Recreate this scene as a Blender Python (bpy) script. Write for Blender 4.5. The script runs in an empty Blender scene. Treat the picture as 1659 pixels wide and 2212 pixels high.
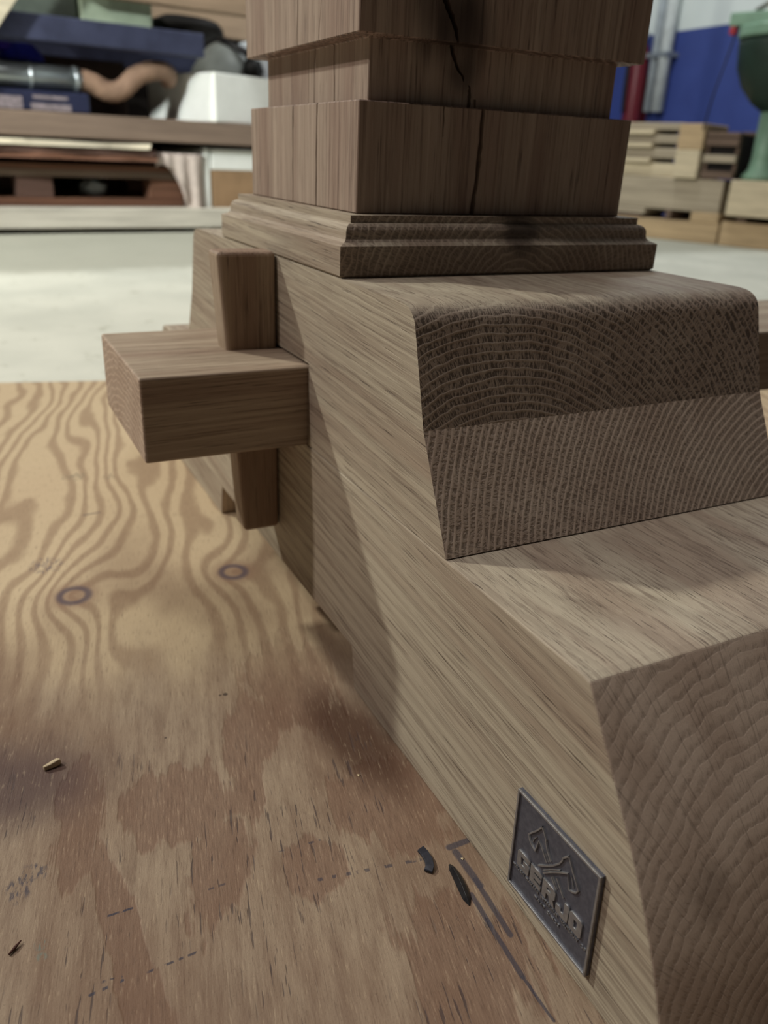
import bpy, bmesh, math, random
from mathutils import Vector, Matrix
random.seed(7)
SC = bpy.context.scene
COL = SC.collection

# ------------------------------------------------------------------ camera
W, H, FPX = 1659.0, 2212.0, 1746.2
cam_d = bpy.data.cameras.new('camera')
cam = bpy.data.objects.new('camera', cam_d); COL.objects.link(cam); SC.camera = cam
Rr = Vector((0.893, -0.4481, 0.0414)); Uu = Vector((0.1469, 0.3772, 0.9144)); Ff = Vector((0.4254, 0.8105, -0.4027))
Rr.normalize(); Ff = Uu.cross(Rr).normalized(); Uu = Rr.cross(Ff).normalized()
CP = Vector((-0.1941, -0.6633, 0.3262))
m = Matrix(((Rr.x, Uu.x, -Ff.x, CP.x), (Rr.y, Uu.y, -Ff.y, CP.y), (Rr.z, Uu.z, -Ff.z, CP.z), (0, 0, 0, 1)))
cam.matrix_world = m
cam_d.sensor_fit = 'HORIZONTAL'; cam_d.sensor_width = 36.0
cam_d.lens = 36.0 * FPX / W
cam_d.clip_start = 0.02; cam_d.clip_end = 60
cam_d.dof.use_dof = True
cam_d.dof.focus_distance = 0.390
cam_d.dof.aperture_fstop = cam_d.lens / 3.2

# ------------------------------------------------------------------ world, lights, exposure
wd = bpy.data.worlds.new('world'); SC.world = wd; wd.use_nodes = True
bg = wd.node_tree.nodes['Background']
bg.inputs[0].default_value = (1.0, 0.90, 0.86, 1); bg.inputs[1].default_value = 0.022

def area(name, loc, target, sx, sy, power, col=(1, 1, 1), roll=None):
    l = bpy.data.lights.new(name, 'AREA'); l.shape = 'RECTANGLE'; l.size = sx; l.size_y = sy
    l.energy = power; l.color = col
    o = bpy.data.objects.new(name, l); COL.objects.link(o)
    d = (Vector(target) - Vector(loc)).normalized()
    x = Vector(roll) if roll else Vector((1, 0, 0))
    x = (x - d * x.dot(d)).normalized(); y = (-d).cross(x)
    o.matrix_world = Matrix(((x.x, y.x, -d.x, loc[0]), (x.y, y.y, -d.y, loc[1]), (x.z, y.z, -d.z, loc[2]), (0, 0, 0, 1)))
    return o
# panel lamp over the aisle, behind and left of the table base
area('lamp_aisle', (-2.02, 2.39, 2.80), (0, 0, 0.1), 0.14, 0.14, 128, (1.0, 1.0, 0.88))
# next lamp of the same row, level with the table base
area('lamp_bench', (-2.45, 0.09, 2.85), (0, 0, 0.1), 0.12, 0.12, 50, (1.0, 0.90, 0.85))
# unseen fills added: broad panel above the table base, strip above the store
area('fill_overhead', (0.3, 0.62, 3.1), (0.3, 0.62, 0), 3.0, 1.5, 43, (1.0, 0.95, 0.92))
area('fill_store', (2.6, 3.0, 3.2), (3.4, 3.0, 0), 1.4, 0.2, 70, (0.95, 1.0, 1.0))
# unseen spot added to brighten the rack, spread kept off the table base
le = area('fill_rack', (-3.0, -0.2, 2.2), (0.6, 3.3, 0.4), 0.3, 0.3, 17, (0.95, 1.0, 0.97))
le.data.spread = math.radians(44)

SC.view_settings.view_transform = 'Standard'; SC.view_settings.look = 'None'
SC.view_settings.gamma = 1; SC.view_settings.use_curve_mapping = False
SC.view_settings.exposure = -0.24

# ------------------------------------------------------------------ node helper
class G:
    def __init__(s, name):
        s.m = bpy.data.materials.new(name); s.m.use_nodes = True
        s.t = s.m.node_tree; s.n = s.t.nodes; s.n.clear()
        s.out = s.n.new('ShaderNodeOutputMaterial'); s.b = s.n.new('ShaderNodeBsdfPrincipled')
        s.t.links.new(s.b.outputs[0], s.out.inputs[0])
        s.obj = None
    def link(s, v, sock):
        if isinstance(v, bpy.types.NodeSocket): s.t.links.new(v, sock)
        else: sock.default_value = v
    def op(s, o, a, b=0.0, c=0.0):
        n = s.n.new('ShaderNodeMath'); n.operation = o
        for i, v in enumerate((a, b, c)): s.link(v, n.inputs[i])
        return n.outputs[0]
    def add(s, *a):
        r = a[0]
        for v in a[1:]: r = s.op('ADD', r, v)
        return r
    def mul(s, *a):
        r = a[0]
        for v in a[1:]: r = s.op('MULTIPLY', r, v)
        return r
    def sub(s, a, b): return s.op('SUBTRACT', a, b)
    def ss(s, v, lo, hi, a=0.0, b=1.0):
        n = s.n.new('ShaderNodeMapRange'); n.interpolation_type = 'SMOOTHSTEP'
        s.link(v, n.inputs[0])
        for i, x in enumerate((lo, hi, a, b)): n.inputs[i + 1].default_value = x
        return n.outputs[0]
    def xyz(s):
        if s.obj is None:
            tc = s.n.new('ShaderNodeTexCoord'); sp = s.n.new('ShaderNodeSeparateXYZ')
            s.t.links.new(tc.outputs['Object'], sp.inputs[0]); s.obj = (sp.outputs[0], sp.outputs[1], sp.outputs[2])
        return s.obj
    def vec(s, x, y, z):
        n = s.n.new('ShaderNodeCombineXYZ')
        for i, v in enumerate((x, y, z)): s.link(v, n.inputs[i])
        return n.outputs[0]
    def noise(s, v, scale=1.0, detail=2.0, rough=0.5):
        n = s.n.new('ShaderNodeTexNoise'); s.link(v, n.inputs['Vector'])
        n.inputs['Scale'].default_value = scale; n.inputs['Detail'].default_value = detail; n.inputs['Roughness'].default_value = rough
        return n.outputs[0]
    def mix(s, f, a, b):
        n = s.n.new('ShaderNodeMix'); n.data_type = 'RGBA'; n.clamp_factor = True
        s.link(f, n.inputs[0])
        for i, v in ((6, a), (7, b)):
            if isinstance(v, (tuple, list)): v = (v[0], v[1], v[2], 1)
            s.link(v, n.inputs[i])
        return n.outputs[2]
    def bump(s, h, strength=0.3, dist=0.001):
        n = s.n.new('ShaderNodeBump'); n.inputs['Strength'].default_value = strength; n.inputs['Distance'].default_value = dist
        s.link(h, n.inputs['Height']); s.t.links.new(n.outputs[0], s.b.inputs['Normal'])
    def done(s, col, rough=0.6, metal=0.0, spec=0.3):
        if isinstance(col, (tuple, list)): col = (col[0], col[1], col[2], 1)
        s.link(col, s.b.inputs['Base Color']); s.link(rough, s.b.inputs['Roughness'])
        s.link(metal, s.b.inputs['Metallic']); s.b.inputs['Specular IOR Level'].default_value = spec
        return s.m

def lin(r, g, b):
    f = lambda c: c / 12.92 if c <= 0.04045 else ((c + 0.055) / 1.055) ** 2.4
    return (f(r / 255), f(g / 255), f(b / 255))

BASE = Vector((0.12, -0.107, 0.0))      # origin of the table base

def oak(name, axis, pith, spacing=0.0042, light=(172, 160, 142), dark=(98, 80, 68), slope=0.0, knots=(), cell=1.0,
        org=BASE, warp=1.0, ray=0.25, sidec=1.0, kc=110.0, ew=(0.14, 0.98, 0.62), endl=1.0, cbump=1.0):
    """solid 3-D oak: rings round a pith line along 'axis'; cut-open cells on end grain, fibres and pores on long faces"""
    g = G(name); X, Y, Z = g.xyz()
    c = {'X': (X, Y, Z), 'Y': (Y, X, Z), 'Z': (Z, X, Y)}[axis]
    o = {'X': (org.y, org.z), 'Y': (org.x, org.z), 'Z': (org.x, org.y)}[axis]
    L = c[0]; P = g.sub(c[1], pith[0] - o[0]); Q = g.sub(g.sub(c[2], pith[1] - o[1]), g.mul(L, slope))
    tc = g.n.new('ShaderNodeTexCoord'); sp = g.n.new('ShaderNodeSeparateXYZ'); g.t.links.new(tc.outputs['Normal'], sp.inputs[0])
    end = g.ss(g.op('ABSOLUTE', sp.outputs['XYZ'.index(axis)]), 0.30, 0.92)      # 1 where the fibres are cut across
    side = g.sub(1.0, end)
    w1 = g.sub(g.noise(g.vec(g.mul(P, 9.0), g.mul(Q, 9.0), g.mul(L, 1.6)), 1.0, 2.0), 0.5)
    w2 = g.sub(g.noise(g.vec(g.mul(P, 75.0), g.mul(Q, 75.0), g.mul(L, 3.0)), 1.0, 2.0, 0.6), 0.5)
    r = g.op('SQRT', g.add(g.mul(P, P), g.mul(Q, Q))); an = g.op('ARCTAN2', Q, P)
    rr = g.add(g.mul(r, 1.0 / spacing), g.mul(w1, 4.0 * warp), g.mul(w2, 1.5 * warp))
    ph = g.op('FRACT', rr)
    early = g.mul(g.ss(ph, 0.0, ew[0]), g.ss(ph, ew[1], ew[2]))
    pn = g.noise(g.vec(g.mul(g.add(an, g.mul(w2, 0.03)), kc), g.mul(rr, 1.3), g.mul(L, 30.0)), 1.0, 2.0, 0.55)
    cells = g.mul(g.ss(pn, 0.42, 0.60), early)
    rays = g.ss(g.noise(g.vec(g.mul(an, 190.0), g.mul(r, 60.0), g.mul(L, 9.0)), 1.0, 2.0), 0.60, 0.66)
    gn = g.noise(g.vec(g.mul(P, 2600.0), g.mul(Q, 2600.0), g.mul(L, 60.0)), 1.0, 2.0, 0.6)
    fib = g.noise(g.vec(g.mul(P, 1500.0), g.mul(Q, 1500.0), g.mul(L, 30.0)), 1.0, 3.0, 0.65)
    stk = g.noise(g.vec(g.mul(P, 540.0), g.mul(Q, 540.0), g.mul(L, 12.0)), 1.0, 4.0, 0.65)
    pore = g.ss(g.noise(g.vec(g.mul(P, 1100.0), g.mul(Q, 1100.0), g.mul(L, 34.0)), 1.0, 2.0, 0.5), 0.60, 0.70)
    ton = g.noise(g.vec(g.mul(P, 40.0), g.mul(Q, 40.0), g.mul(L, 2.4)), 1.0, 3.0)
    la, da = lin(*light), lin(*dark)
    pk = (la[0] * 0.72, la[1] * 0.64, la[2] * 0.63)
    # long faces
    cs = g.mix(g.mul(g.ss(ton, 0.40, 0.66), 0.85), la, pk)
    cs = g.mix(g.mul(early, 0.24 * sidec), cs, da)
    cs = g.mix(g.mul(g.ss(stk, 0.48, 0.66), 0.58 * sidec), cs, da)
    cs = g.mix(g.mul(g.ss(fib, 0.55, 0.72), 0.40), cs, tuple(min(1, x * 1.25) for x in la))
    cs = g.mix(g.mul(pore, g.ss(stk, 0.42, 0.58), 0.75 * sidec), cs, tuple(x * 0.45 for x in da))
    # end grain
    ce = g.mix(g.ss(ton, 0.36, 0.66), tuple(min(0.8, x * endl) for x in (la[0] * 1.0, la[1] * 0.94, la[2] * 0.98)), tuple(min(0.8, x * endl) for x in (la[0] * 0.86, la[1] * 0.78, la[2] * 0.80)))
    ce = g.mix(g.mul(early, 0.30 * min(1.0, cell + 0.55)), ce, da)
    ce = g.mix(g.mul(cells, 0.80 * cell), ce, tuple(x * 0.36 for x in da))
    ce = g.mix(g.mul(g.ss(gn, 0.55, 0.7), 0.3), ce, tuple(x * 0.7 for x in da))
    ce = g.mix(g.mul(rays, ray), ce, tuple(x * 0.5 for x in da))
    col = g.mix(end, cs, ce)
    for (kx, ky, kz, rad, amt) in knots:
        dx, dy, dz = g.sub(X, kx - org.x), g.sub(Y, ky - org.y), g.sub(Z, kz - org.z)
        d = g.op('SQRT', g.add(g.mul(dx, dx), g.mul(dy, dy), g.mul(dz, dz)))
        d = g.add(d, g.mul(w2, rad * 0.9), g.mul(w1, rad * 0.8))
        col = g.mix(g.ss(d, rad, rad * 0.25, 0.0, amt), col, tuple(x * 0.25 for x in da))
    hgt = g.add(g.mul(g.add(g.mul(cells, -0.9), g.mul(early, -0.3)), end, cbump), g.mul(g.add(g.mul(fib, 0.5), g.mul(pore, -0.7)), side))
    g.bump(hgt, 0.40, 0.0009)
    return g.done(col, g.add(0.5, g.mul(stk, 0.22)), 0.0, 0.28)

def plain(name, rgb, rough=0.6, metal=0.0, var=0.12, scale=14.0, spec=0.3, bump=0.0):
    g = G(name); X, Y, Z = g.xyz()
    n = g.noise(g.vec(X, Y, Z), scale, 4.0, 0.6)
    c = lin(*rgb)
    col = g.mix(g.ss(n, 0.3, 0.7), tuple(x * (1 - var) for x in c), tuple(min(1, x * (1 + var)) for x in c))
    if bump: g.bump(n, bump, 0.002)
    return g.done(col, rough, metal, spec)

def timber(name, rgb, axis='X', dark=0.72):
    g = G(name); X, Y, Z = g.xyz()
    k = {'X': (2, 30, 30), 'Y': (30, 2, 30), 'Z': (30, 30, 2)}[axis]
    n = g.noise(g.vec(g.mul(X, k[0]), g.mul(Y, k[1]), g.mul(Z, k[2])), 1.0, 4.0, 0.65)
    c = lin(*rgb)
    return g.done(g.mix(g.ss(n, 0.35, 0.68), c, tuple(x * dark for x in c)), 0.75, 0.0, 0.2)

# ------------------------------------------------------------------ mesh helpers
def link(name, me, mat=None, parent=None, loc=(0, 0, 0), rot=None):
    o = bpy.data.objects.new(name, me); COL.objects.link(o)
    if mat: me.materials.append(mat)
    o.location = loc
    if rot is not None: o.rotation_euler = rot
    if parent: o.parent = parent
    return o

def empty(name, loc, label, cat, group=None, rz=0.0):
    o = bpy.data.objects.new(name, None); COL.objects.link(o); o.location = loc; o.rotation_euler = (0, 0, rz)
    o.empty_display_size = 0.05
    o['label'] = label; o['category'] = cat
    if group: o['group'] = group
    return o

def tag(o, label, cat, group=None):
    o['label'] = label; o['category'] = cat
    if group: o['group'] = group
    return o

def mesh_from(verts, faces, org=(0, 0, 0), bevel=0.0, seg=2, smooth=False, ang=30):
    bm = bmesh.new()
    org = Vector(org)
    vs = [bm.verts.new(Vector(v) - org) for v in verts]
    for f in faces:
        try: bm.faces.new([vs[i] for i in f])
        except ValueError: pass
    bmesh.ops.recalc_face_normals(bm, faces=bm.faces)
    if bevel > 0:
        es = [e for e in bm.edges if len(e.link_faces) == 2 and e.calc_face_angle(0) > math.radians(ang)]
        bmesh.ops.bevel(bm, geom=es, offset=bevel, segments=seg, affect='EDGES', profile=0.5, clamp_overlap=True)
    me = bpy.data.meshes.new('mesh'); bm.to_mesh(me); bm.free()
    if smooth:
        for p in me.polygons: p.use_smooth = True
    return me

def box(x0, x1, y0, y1, z0, z1, org=(0, 0, 0), bevel=0.0, seg=2):
    v = [(x0, y0, z0), (x1, y0, z0), (x1, y1, z0), (x0, y1, z0), (x0, y0, z1), (x1, y0, z1), (x1, y1, z1), (x0, y1, z1)]
    f = [(0, 3, 2, 1), (4, 5, 6, 7), (0, 1, 5, 4), (1, 2, 6, 5), (2, 3, 7, 6), (3, 0, 4, 7)]
    return mesh_from(v, f, org, bevel, seg)

def prism_x(profile, x0, x1, org=(0, 0, 0), bevel=0.0, seg=2, ang=30):
    n = len(profile)
    v = [(x0, y, z) for y, z in profile] + [(x1, y, z) for y, z in profile]
    f = [tuple(range(n)), tuple(range(2 * n - 1, n - 1, -1))]
    for i in range(n):
        j = (i + 1) % n; f.append((i, j, n + j, n + i))
    return mesh_from(v, f, org, bevel, seg, False, ang)

def square_sweep(x0, x1, y0, y1, prof, org, smooth_from=None):
    """rectangle plan swept through (inset, z) rings"""
    v, f = [], []
    for ins, z in prof:
        v += [(x0 + ins, y0 + ins, z), (x1 - ins, y0 + ins, z), (x1 - ins, y1 - ins, z), (x0 + ins, y1 - ins, z)]
    n = len(prof)
    for k in range(n - 1):
        for i in range(4):
            j = (i + 1) % 4; f.append((4 * k + i, 4 * k + j, 4 * k + 4 + j, 4 * k + 4 + i))
    f.append((3, 2, 1, 0)); f.append(tuple(4 * (n - 1) + i for i in range(4)))
    return v, f

def tube(pts, radii, seg=12, cap=True, org=(0, 0, 0)):
    pts = [Vector(p) for p in pts]; v, f = [], []
    if not isinstance(radii, (list, tuple)): radii = [radii] * len(pts)
    up = Vector((0, 0, 1))
    for i, p in enumerate(pts):
        d = (pts[min(i + 1, len(pts) - 1)] - pts[max(i - 1, 0)]).normalized()
        a = d.cross(up)
        if a.length < 0.05: a = d.cross(Vector((1, 0, 0)))
        a.normalize(); b = a.cross(d)
        for k in range(seg):
            t = 2 * math.pi * k / seg
            v.append(p + (a * math.cos(t) + b * math.sin(t)) * radii[i])
    for i in range(len(pts) - 1):
        for k in range(seg):
            j = (k + 1) % seg; f.append((i * seg + k, i * seg + j, (i + 1) * seg + j, (i + 1) * seg + k))
    if cap:
        f.append(tuple(range(seg - 1, -1, -1))); f.append(tuple((len(pts) - 1) * seg + k for k in range(seg)))
    return mesh_from(v, f, org, 0, 2, True)

def spline(pts, n=8):
    P = [Vector(p) for p in pts]; out = []
    for i in range(len(P) - 1):
        a, b, c, d = P[max(i - 1, 0)], P[i], P[i + 1], P[min(i + 2, len(P) - 1)]
        for k in range(n):
            t = k / n
            out.append(0.5 * ((2 * b) + (c - a) * t + (2 * a - 5 * b + 4 * c - d) * t * t + (3 * b - a - 3 * c + d) * t ** 3))
    out.append(P[-1]); return out

# ------------------------------------------------------------------ setting: concrete floor, walls
PLY_A = math.atan2(-0.225, 1.0)
def mat_concrete():
    g = G('concrete'); X, Y, Z = g.xyz()
    v = g.vec(X, Y, Z)
    n1 = g.noise(v, 3.0, 5.0, 0.6); n2 = g.noise(v, 26.0, 4.0, 0.65); n3 = g.noise(v, 11.0, 2.0)
    col = g.mix(g.ss(n1, 0.3, 0.7), lin(204, 204, 192), lin(186, 187, 176))
    col = g.mix(g.mul(g.ss(n2, 0.60, 0.70), 0.45), col, lin(128, 126, 106))
    # swept, duller strip of slab nearer the rack: pale dust ends in a wavy line
    e = g.add(Y, g.mul(g.sub(n3, 0.5), 0.18), g.mul(X, -0.08))
    col = g.mix(g.ss(e, 1.82, 2.02, 0.0, 0.75), col, lin(146, 145, 132))
    return g.done(col, 0.75, 0.0, 0.25)
o = link('floor', box(-4.5, 4.6, -2.5, 5.2, -0.14, -0.02), mat_concrete()); o['kind'] = 'structure'

def mat_wall():
    g = G('painted_wall'); X, Y, Z = g.xyz()
    n = g.noise(g.vec(X, Y, Z), 5.0, 3.0)
    blue = g.mix(n, lin(52, 64, 122), lin(64, 80, 146))
    wht = g.mix(n, lin(222, 228, 226), lin(206, 214, 212))
    return g.done(g.mix(g.ss(Z, 1.216, 1.226), blue, wht), 0.55, 0.0, 0.3)
MW = mat_wall()
o = link('wall_right', box(4.6, 4.72, -2.5, 5.2, -0.02, 3.6), MW); o['kind'] = 'structure'
o = link('wall_back', box(-4.5, 4.6, 5.08, 5.2, -0.02, 3.6), MW); o['kind'] = 'structure'

M_dw = plain('grey_wall', (66, 60, 57), 0.8)
o = link('wall_front', box(-4.5, 4.6, -2.62, -2.5, -0.02, 3.6), M_dw); o['kind'] = 'structure'
o = link('wall_left', box(-4.62, -4.5, -2.5, 5.2, -0.02, 3.6), M_dw); o['kind'] = 'structure'

# ------------------------------------------------------------------ plywood board on the floor
def mat_ply():
    g = G('plywood'); X, Y, Z = g.xyz()
    wa = g.sub(g.noise(g.vec(g.mul(X, 7.0), g.mul(Y, 2.6), 0.0), 1.0, 2.0), 0.5)
    wb = g.sub(g.noise(g.vec(g.mul(X, 30.0), g.mul(Y, 9.0), 3.0), 1.0, 2.0), 0.5)
    F = g.add(g.mul(X, 46.0), g.mul(wa, 9.0), g.mul(wb, 1.0))
    knots = [(-0.006, -0.661, 0.0155), (0.119, -0.642, 0.0145)]
    ring = 0.0; core = 0.0
    for kx, ky, kr in knots:
        dx, dy = g.sub(X, kx), g.mul(g.sub(Y, ky), 0.9)
        d = g.op('SQRT', g.add(g.mul(dx, dx), g.mul(dy, dy)))
        F = g.add(F, g.op('MULTIPLY', g.op('EXPONENT', g.mul(d, -22.0)), 2.6))
        d2 = g.add(d, g.mul(wb, 0.004))
        rim = g.mul(g.ss(d2, kr * 0.40, kr * 0.62), g.ss(d2, kr * 1.05, kr * 0.70))
        ring = g.op('MAXIMUM', ring, rim); core = g.op('MAXIMUM', core, g.ss(d2, kr * 1.7, kr * 0.6))
    s = g.op('SINE', g.mul(F, 6.2832))
    band = g.ss(s, -0.5, 1.0)
    fine = g.noise(g.vec(g.mul(X, 900.0), g.mul(Y, 75.0), 0.0), 1.0, 4.0, 0.7)
    fin2 = g.noise(g.vec(g.mul(X, 120.0), g.mul(Y, 16.0), 5.0), 1.0, 5.0, 0.7)
    speck = g.noise(g.vec(X, Y, 0.0), 900.0, 2.0)
    big = g.noise(g.vec(g.mul(X, 6.0), g.mul(Y, 3.0), 9.0), 1.0, 3.0)
    tan = g.mix(big, lin(194, 176, 144), lin(180, 157, 128))
    far = g.mix(g.mul(band, 0.55), tan, lin(122, 94, 72))
    near0 = g.mix(g.ss(fin2, 0.35, 0.7), lin(152, 134, 114), lin(126, 106, 89))  # near veneer coloured darker to carry the shade cast over it
    # torn face veneer: redder layer shows, edges ragged along the grain
    jag = g.sub(g.noise(g.vec(g.mul(X, 130.0), g.mul(Y, 5.0), 2.0), 1.0, 3.0, 0.6), 0.5)
    jag2 = g.sub(g.noise(g.vec(g.mul(X, 30.0), g.mul(Y, 15.0), 4.0), 1.0, 4.0, 0.6), 0.5)
    patch = 0.0
    for px, py, rx, ry, sh in [(0.187, -0.925, 0.040, 0.032, 0.0), (0.191, -1.030, 0.036, 0.036, 0.0), (0.088, -0.952, 0.016, 0.040, 0.2),
                               (0.046, -0.985, 0.008, 0.075, -0.28), (0.075, -0.905, 0.034, 0.030, 0.0), (0.112, -0.865, 0.016, 0.06, 0.1),
                               (0.145, -0.80, 0.03, 0.05, 0.0), (0.02, -0.90, 0.012, 0.05, 0.0), (0.135, -0.958, 0.018, 0.018, 0.0), (-0.08, -0.93, 0.03, 0.06, 0.1)]:
        dy = g.sub(Y, py); dx = g.sub(g.sub(X, px), g.mul(dy, sh))
        dx = g.mul(dx, 1 / rx); dy = g.mul(dy, 1 / ry)
        d = g.sub(g.op('SQRT', g.add(g.mul(dx, dx), g.mul(dy, dy))), 1.0)
        d = g.add(d, g.mul(jag, 1.5), g.mul(jag2, 2.2))
        patch = g.op('MAXIMUM', patch, g.ss(d, 0.10, -0.10))
    red = g.mix(g.ss(fine, 0.35, 0.65), lin(126, 99, 82), lin(110, 85, 70))
    near = g.mix(g.mul(patch, 0.72), near0, red)
    zone = g.ss(g.add(Y, g.mul(jag2, 0.10)), -0.84, -0.70)
    col = g.mix(zone, near, far)
    # broad brown staining of the middle of the sheet, with its shade painted in
    col = g.mix(g.mul(g.ss(g.noise(g.vec(g.mul(X, 9.0), g.mul(Y, 5.0), 21.0), 1.0, 3.0), 0.42, 0.68), g.mul(g.ss(Y, -0.45, -0.72), 0.65)), col, lin(108, 80, 62))
    # soft hand-sized shadow painted into the plywood near the left corner of view
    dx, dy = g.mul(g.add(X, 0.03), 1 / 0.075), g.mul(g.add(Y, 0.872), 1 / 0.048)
    shd = g.add(g.op('SQRT', g.add(g.mul(dx, dx), g.mul(dy, dy))), g.mul(jag2, 0.5))
    col = g.mix(g.ss(shd, 1.15, 0.3, 0.0, 0.80), col, lin(74, 54, 54))
    # cast shadow beside the foot, painted in as dark brown
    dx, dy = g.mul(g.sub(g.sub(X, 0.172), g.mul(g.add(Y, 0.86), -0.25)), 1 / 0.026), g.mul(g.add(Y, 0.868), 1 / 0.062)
    shd = g.add(g.op('SQRT', g.add(g.mul(dx, dx), g.mul(dy, dy))), g.mul(jag2, 0.6))
    col = g.mix(g.ss(shd, 1.2, 0.35, 0.0, 0.85), col, lin(66, 40, 26))
    col = g.mix(g.mul(g.ss(fine, 0.54, 0.72), 0.55), col, lin(88, 68, 56))
    col = g.mix(g.mul(g.ss(fine, 0.44, 0.28), 0.35), col, lin(196, 176, 148))
    crk = g.noise(g.vec(g.mul(X, 520.0), g.mul(Y, 34.0), 11.0), 1.0, 2.0, 0.6)
    cl = g.mul(g.ss(crk, 0.62, 0.66), g.ss(Y, -0.80, -0.92))
    cl = g.mul(cl, g.ss(g.noise(g.vec(g.mul(X, 22.0), g.mul(Y, 9.0), 17.0), 1.0, 2.0), 0.44, 0.56))
    col = g.mix(g.mul(cl, 0.7), col, lin(58, 48, 50))
    col = g.mix(g.mul(core, 0.6), col, lin(134, 104, 84))
    col = g.mix(g.mul(ring, 0.75), col, lin(70, 62, 76))
    # marker dashes across the grain, paint smears along it
    brk = g.noise(g.vec(g.mul(X, 240.0), g.mul(Y, 90.0), 2.0), 1.0, 2.0)
    ink = lin(56, 54, 66)
    def segd(ax, ay, bx, by):
        lx, ly = bx - ax, by - ay; ll = lx * lx + ly * ly
        t = g.op('DIVIDE', g.add(g.mul(g.sub(X, ax), lx), g.mul(g.sub(Y, ay), ly)), ll)
        t = g.op('MINIMUM', g.op('MAXIMUM', t, 0.0), 1.0)
        ex = g.sub(X, g.add(ax, g.mul(t, lx))); ey = g.sub(Y, g.add(ay, g.mul(t, ly)))
        return g.op('SQRT', g.add(g.mul(ex, ex), g.mul(ey, ey)))
    for ax, ay, bx, by, w, th, am in [(0.0365, -0.9696, 0.0477, -0.9674, 0.0006, 0.40, 0.9), (0.0323, -1.0078, 0.0451, -1.0038, 0.0007, 0.44, 0.9),
                                      (0.0348, -1.003, 0.0445, -1.0019, 0.0006, 0.46, 0.8), (0.0555, -1.0021, 0.0772, -0.9966, 0.0006, 0.47, 0.8),
                                      (0.1157, -0.9488, 0.1402, -0.9446, 0.0007, 0.50, 0.6), (0.136, -0.9692, 0.188, -0.9675, 0.0010, 0.49, 0.7),
                                      (0.0833, -0.964, 0.097, -0.961, 0.0006, 0.48, 0.6), (-0.0122, -0.5035, 0.0022, -0.499, 0.0009, 0.3, 0.85)]:
        d = segd(ax, ay, bx, by)
        col = g.mix(g.mul(g.ss(d, w * 1.3, w * 0.7), g.ss(brk, th, th + 0.07), am), col, ink)
    for ax, ay, bx, by, w in [(0.2075, -0.9665, 0.2125, -0.989, 0.0022), (0.2115, -0.985, 0.2168, -1.018, 0.0016), (0.2065, -0.993, 0.2095, -1.0115, 0.0015),
                              (0.2088, -1.008, 0.2140, -1.0387, 0.0013), (0.2140, -1.0387, 0.219, -1.06, 0.0007), (0.2053, -0.9630, 0.2172, -0.9603, 0.0022)]:
        d = g.add(segd(ax, ay, bx, by), g.mul(jag, 0.0022))
        col = g.mix(g.mul(g.ss(d, w * 1.15, w * 0.6), 0.85), col, lin(66, 62, 70))
    for px, py, r_, c_ in [(0.0978, -0.8113, 0.0011, (50, 34, 30)), (0.1011, -0.8109, 0.0019, (46, 32, 30)), (0.0632, -0.8475, 0.0010, (50, 36, 34)),
                           (0.0097, -0.9785, 0.0036, (104, 112, 104)), (0.0110, -0.9850, 0.003, (112, 116, 106)), (-0.030, -0.4, 0.012, (110, 104, 88)), (0.006, -0.404, 0.008, (118, 108, 92)),
                           (0.002, -0.936, 0.007, (66, 62, 72)), (-0.005, -0.945, 0.009, (66, 62, 72)), (-0.033, -0.604, 0.016, (104, 92, 92))]:
        dx, dy = g.sub(X, px), g.sub(Y, py)
        d = g.add(g.op('SQRT', g.add(g.mul(dx, dx), g.mul(dy, dy))), g.mul(jag, r_ * 1.6))
        am_ = g.ss(d, r_ * 1.1, r_ * 0.6, 0.0, 0.8)
        if r_ > 0.0025: am_ = g.mul(am_, g.ss(g.noise(g.vec(g.mul(X, 520.0), g.mul(Y, 150.0), 7.0), 1.0, 3.0, 0.6), 0.46, 0.60))
        col = g.mix(am_, col, lin(*c_))
    col = g.mix(g.mul(g.ss(speck, 0.62, 0.72), 0.28), col, lin(80, 60, 50))
    hgt = g.add(g.mul(fine, 0.8), g.mul(cl, -1.0), g.mul(patch, -0.8), g.mul(speck, 0.3))
    g.bump(hgt, 0.35, 0.0012)
    return g.done(col, 0.66, 0.0, 0.25)
ply_root = empty('plywood_board', (0, 0.58, -0.02), 'worn stained plywood sheet with pen marks lying on the concrete under the oak base', 'plywood', None, PLY_A)
bmp = box(-1.15, 1.75, -1.95, 0.0, 0.014, 0.020, (0, 0, 0.020), 0.0006, 1)
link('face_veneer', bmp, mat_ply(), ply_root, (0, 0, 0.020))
mply2 = timber('ply_core', (150, 118, 84), 'X')
for k in range(3):
    i = 0.0006 * (k % 2)
    link('veneer_layer', box(-1.15 + i, 1.75 - i, -1.95 + i, -i, 0.0001 + k * 0.0047, 0.0001 + (k + 1) * 0.0047 - 0.0003 + (0.0002 if k == 2 else 0)), mply2, ply_root)

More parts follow.
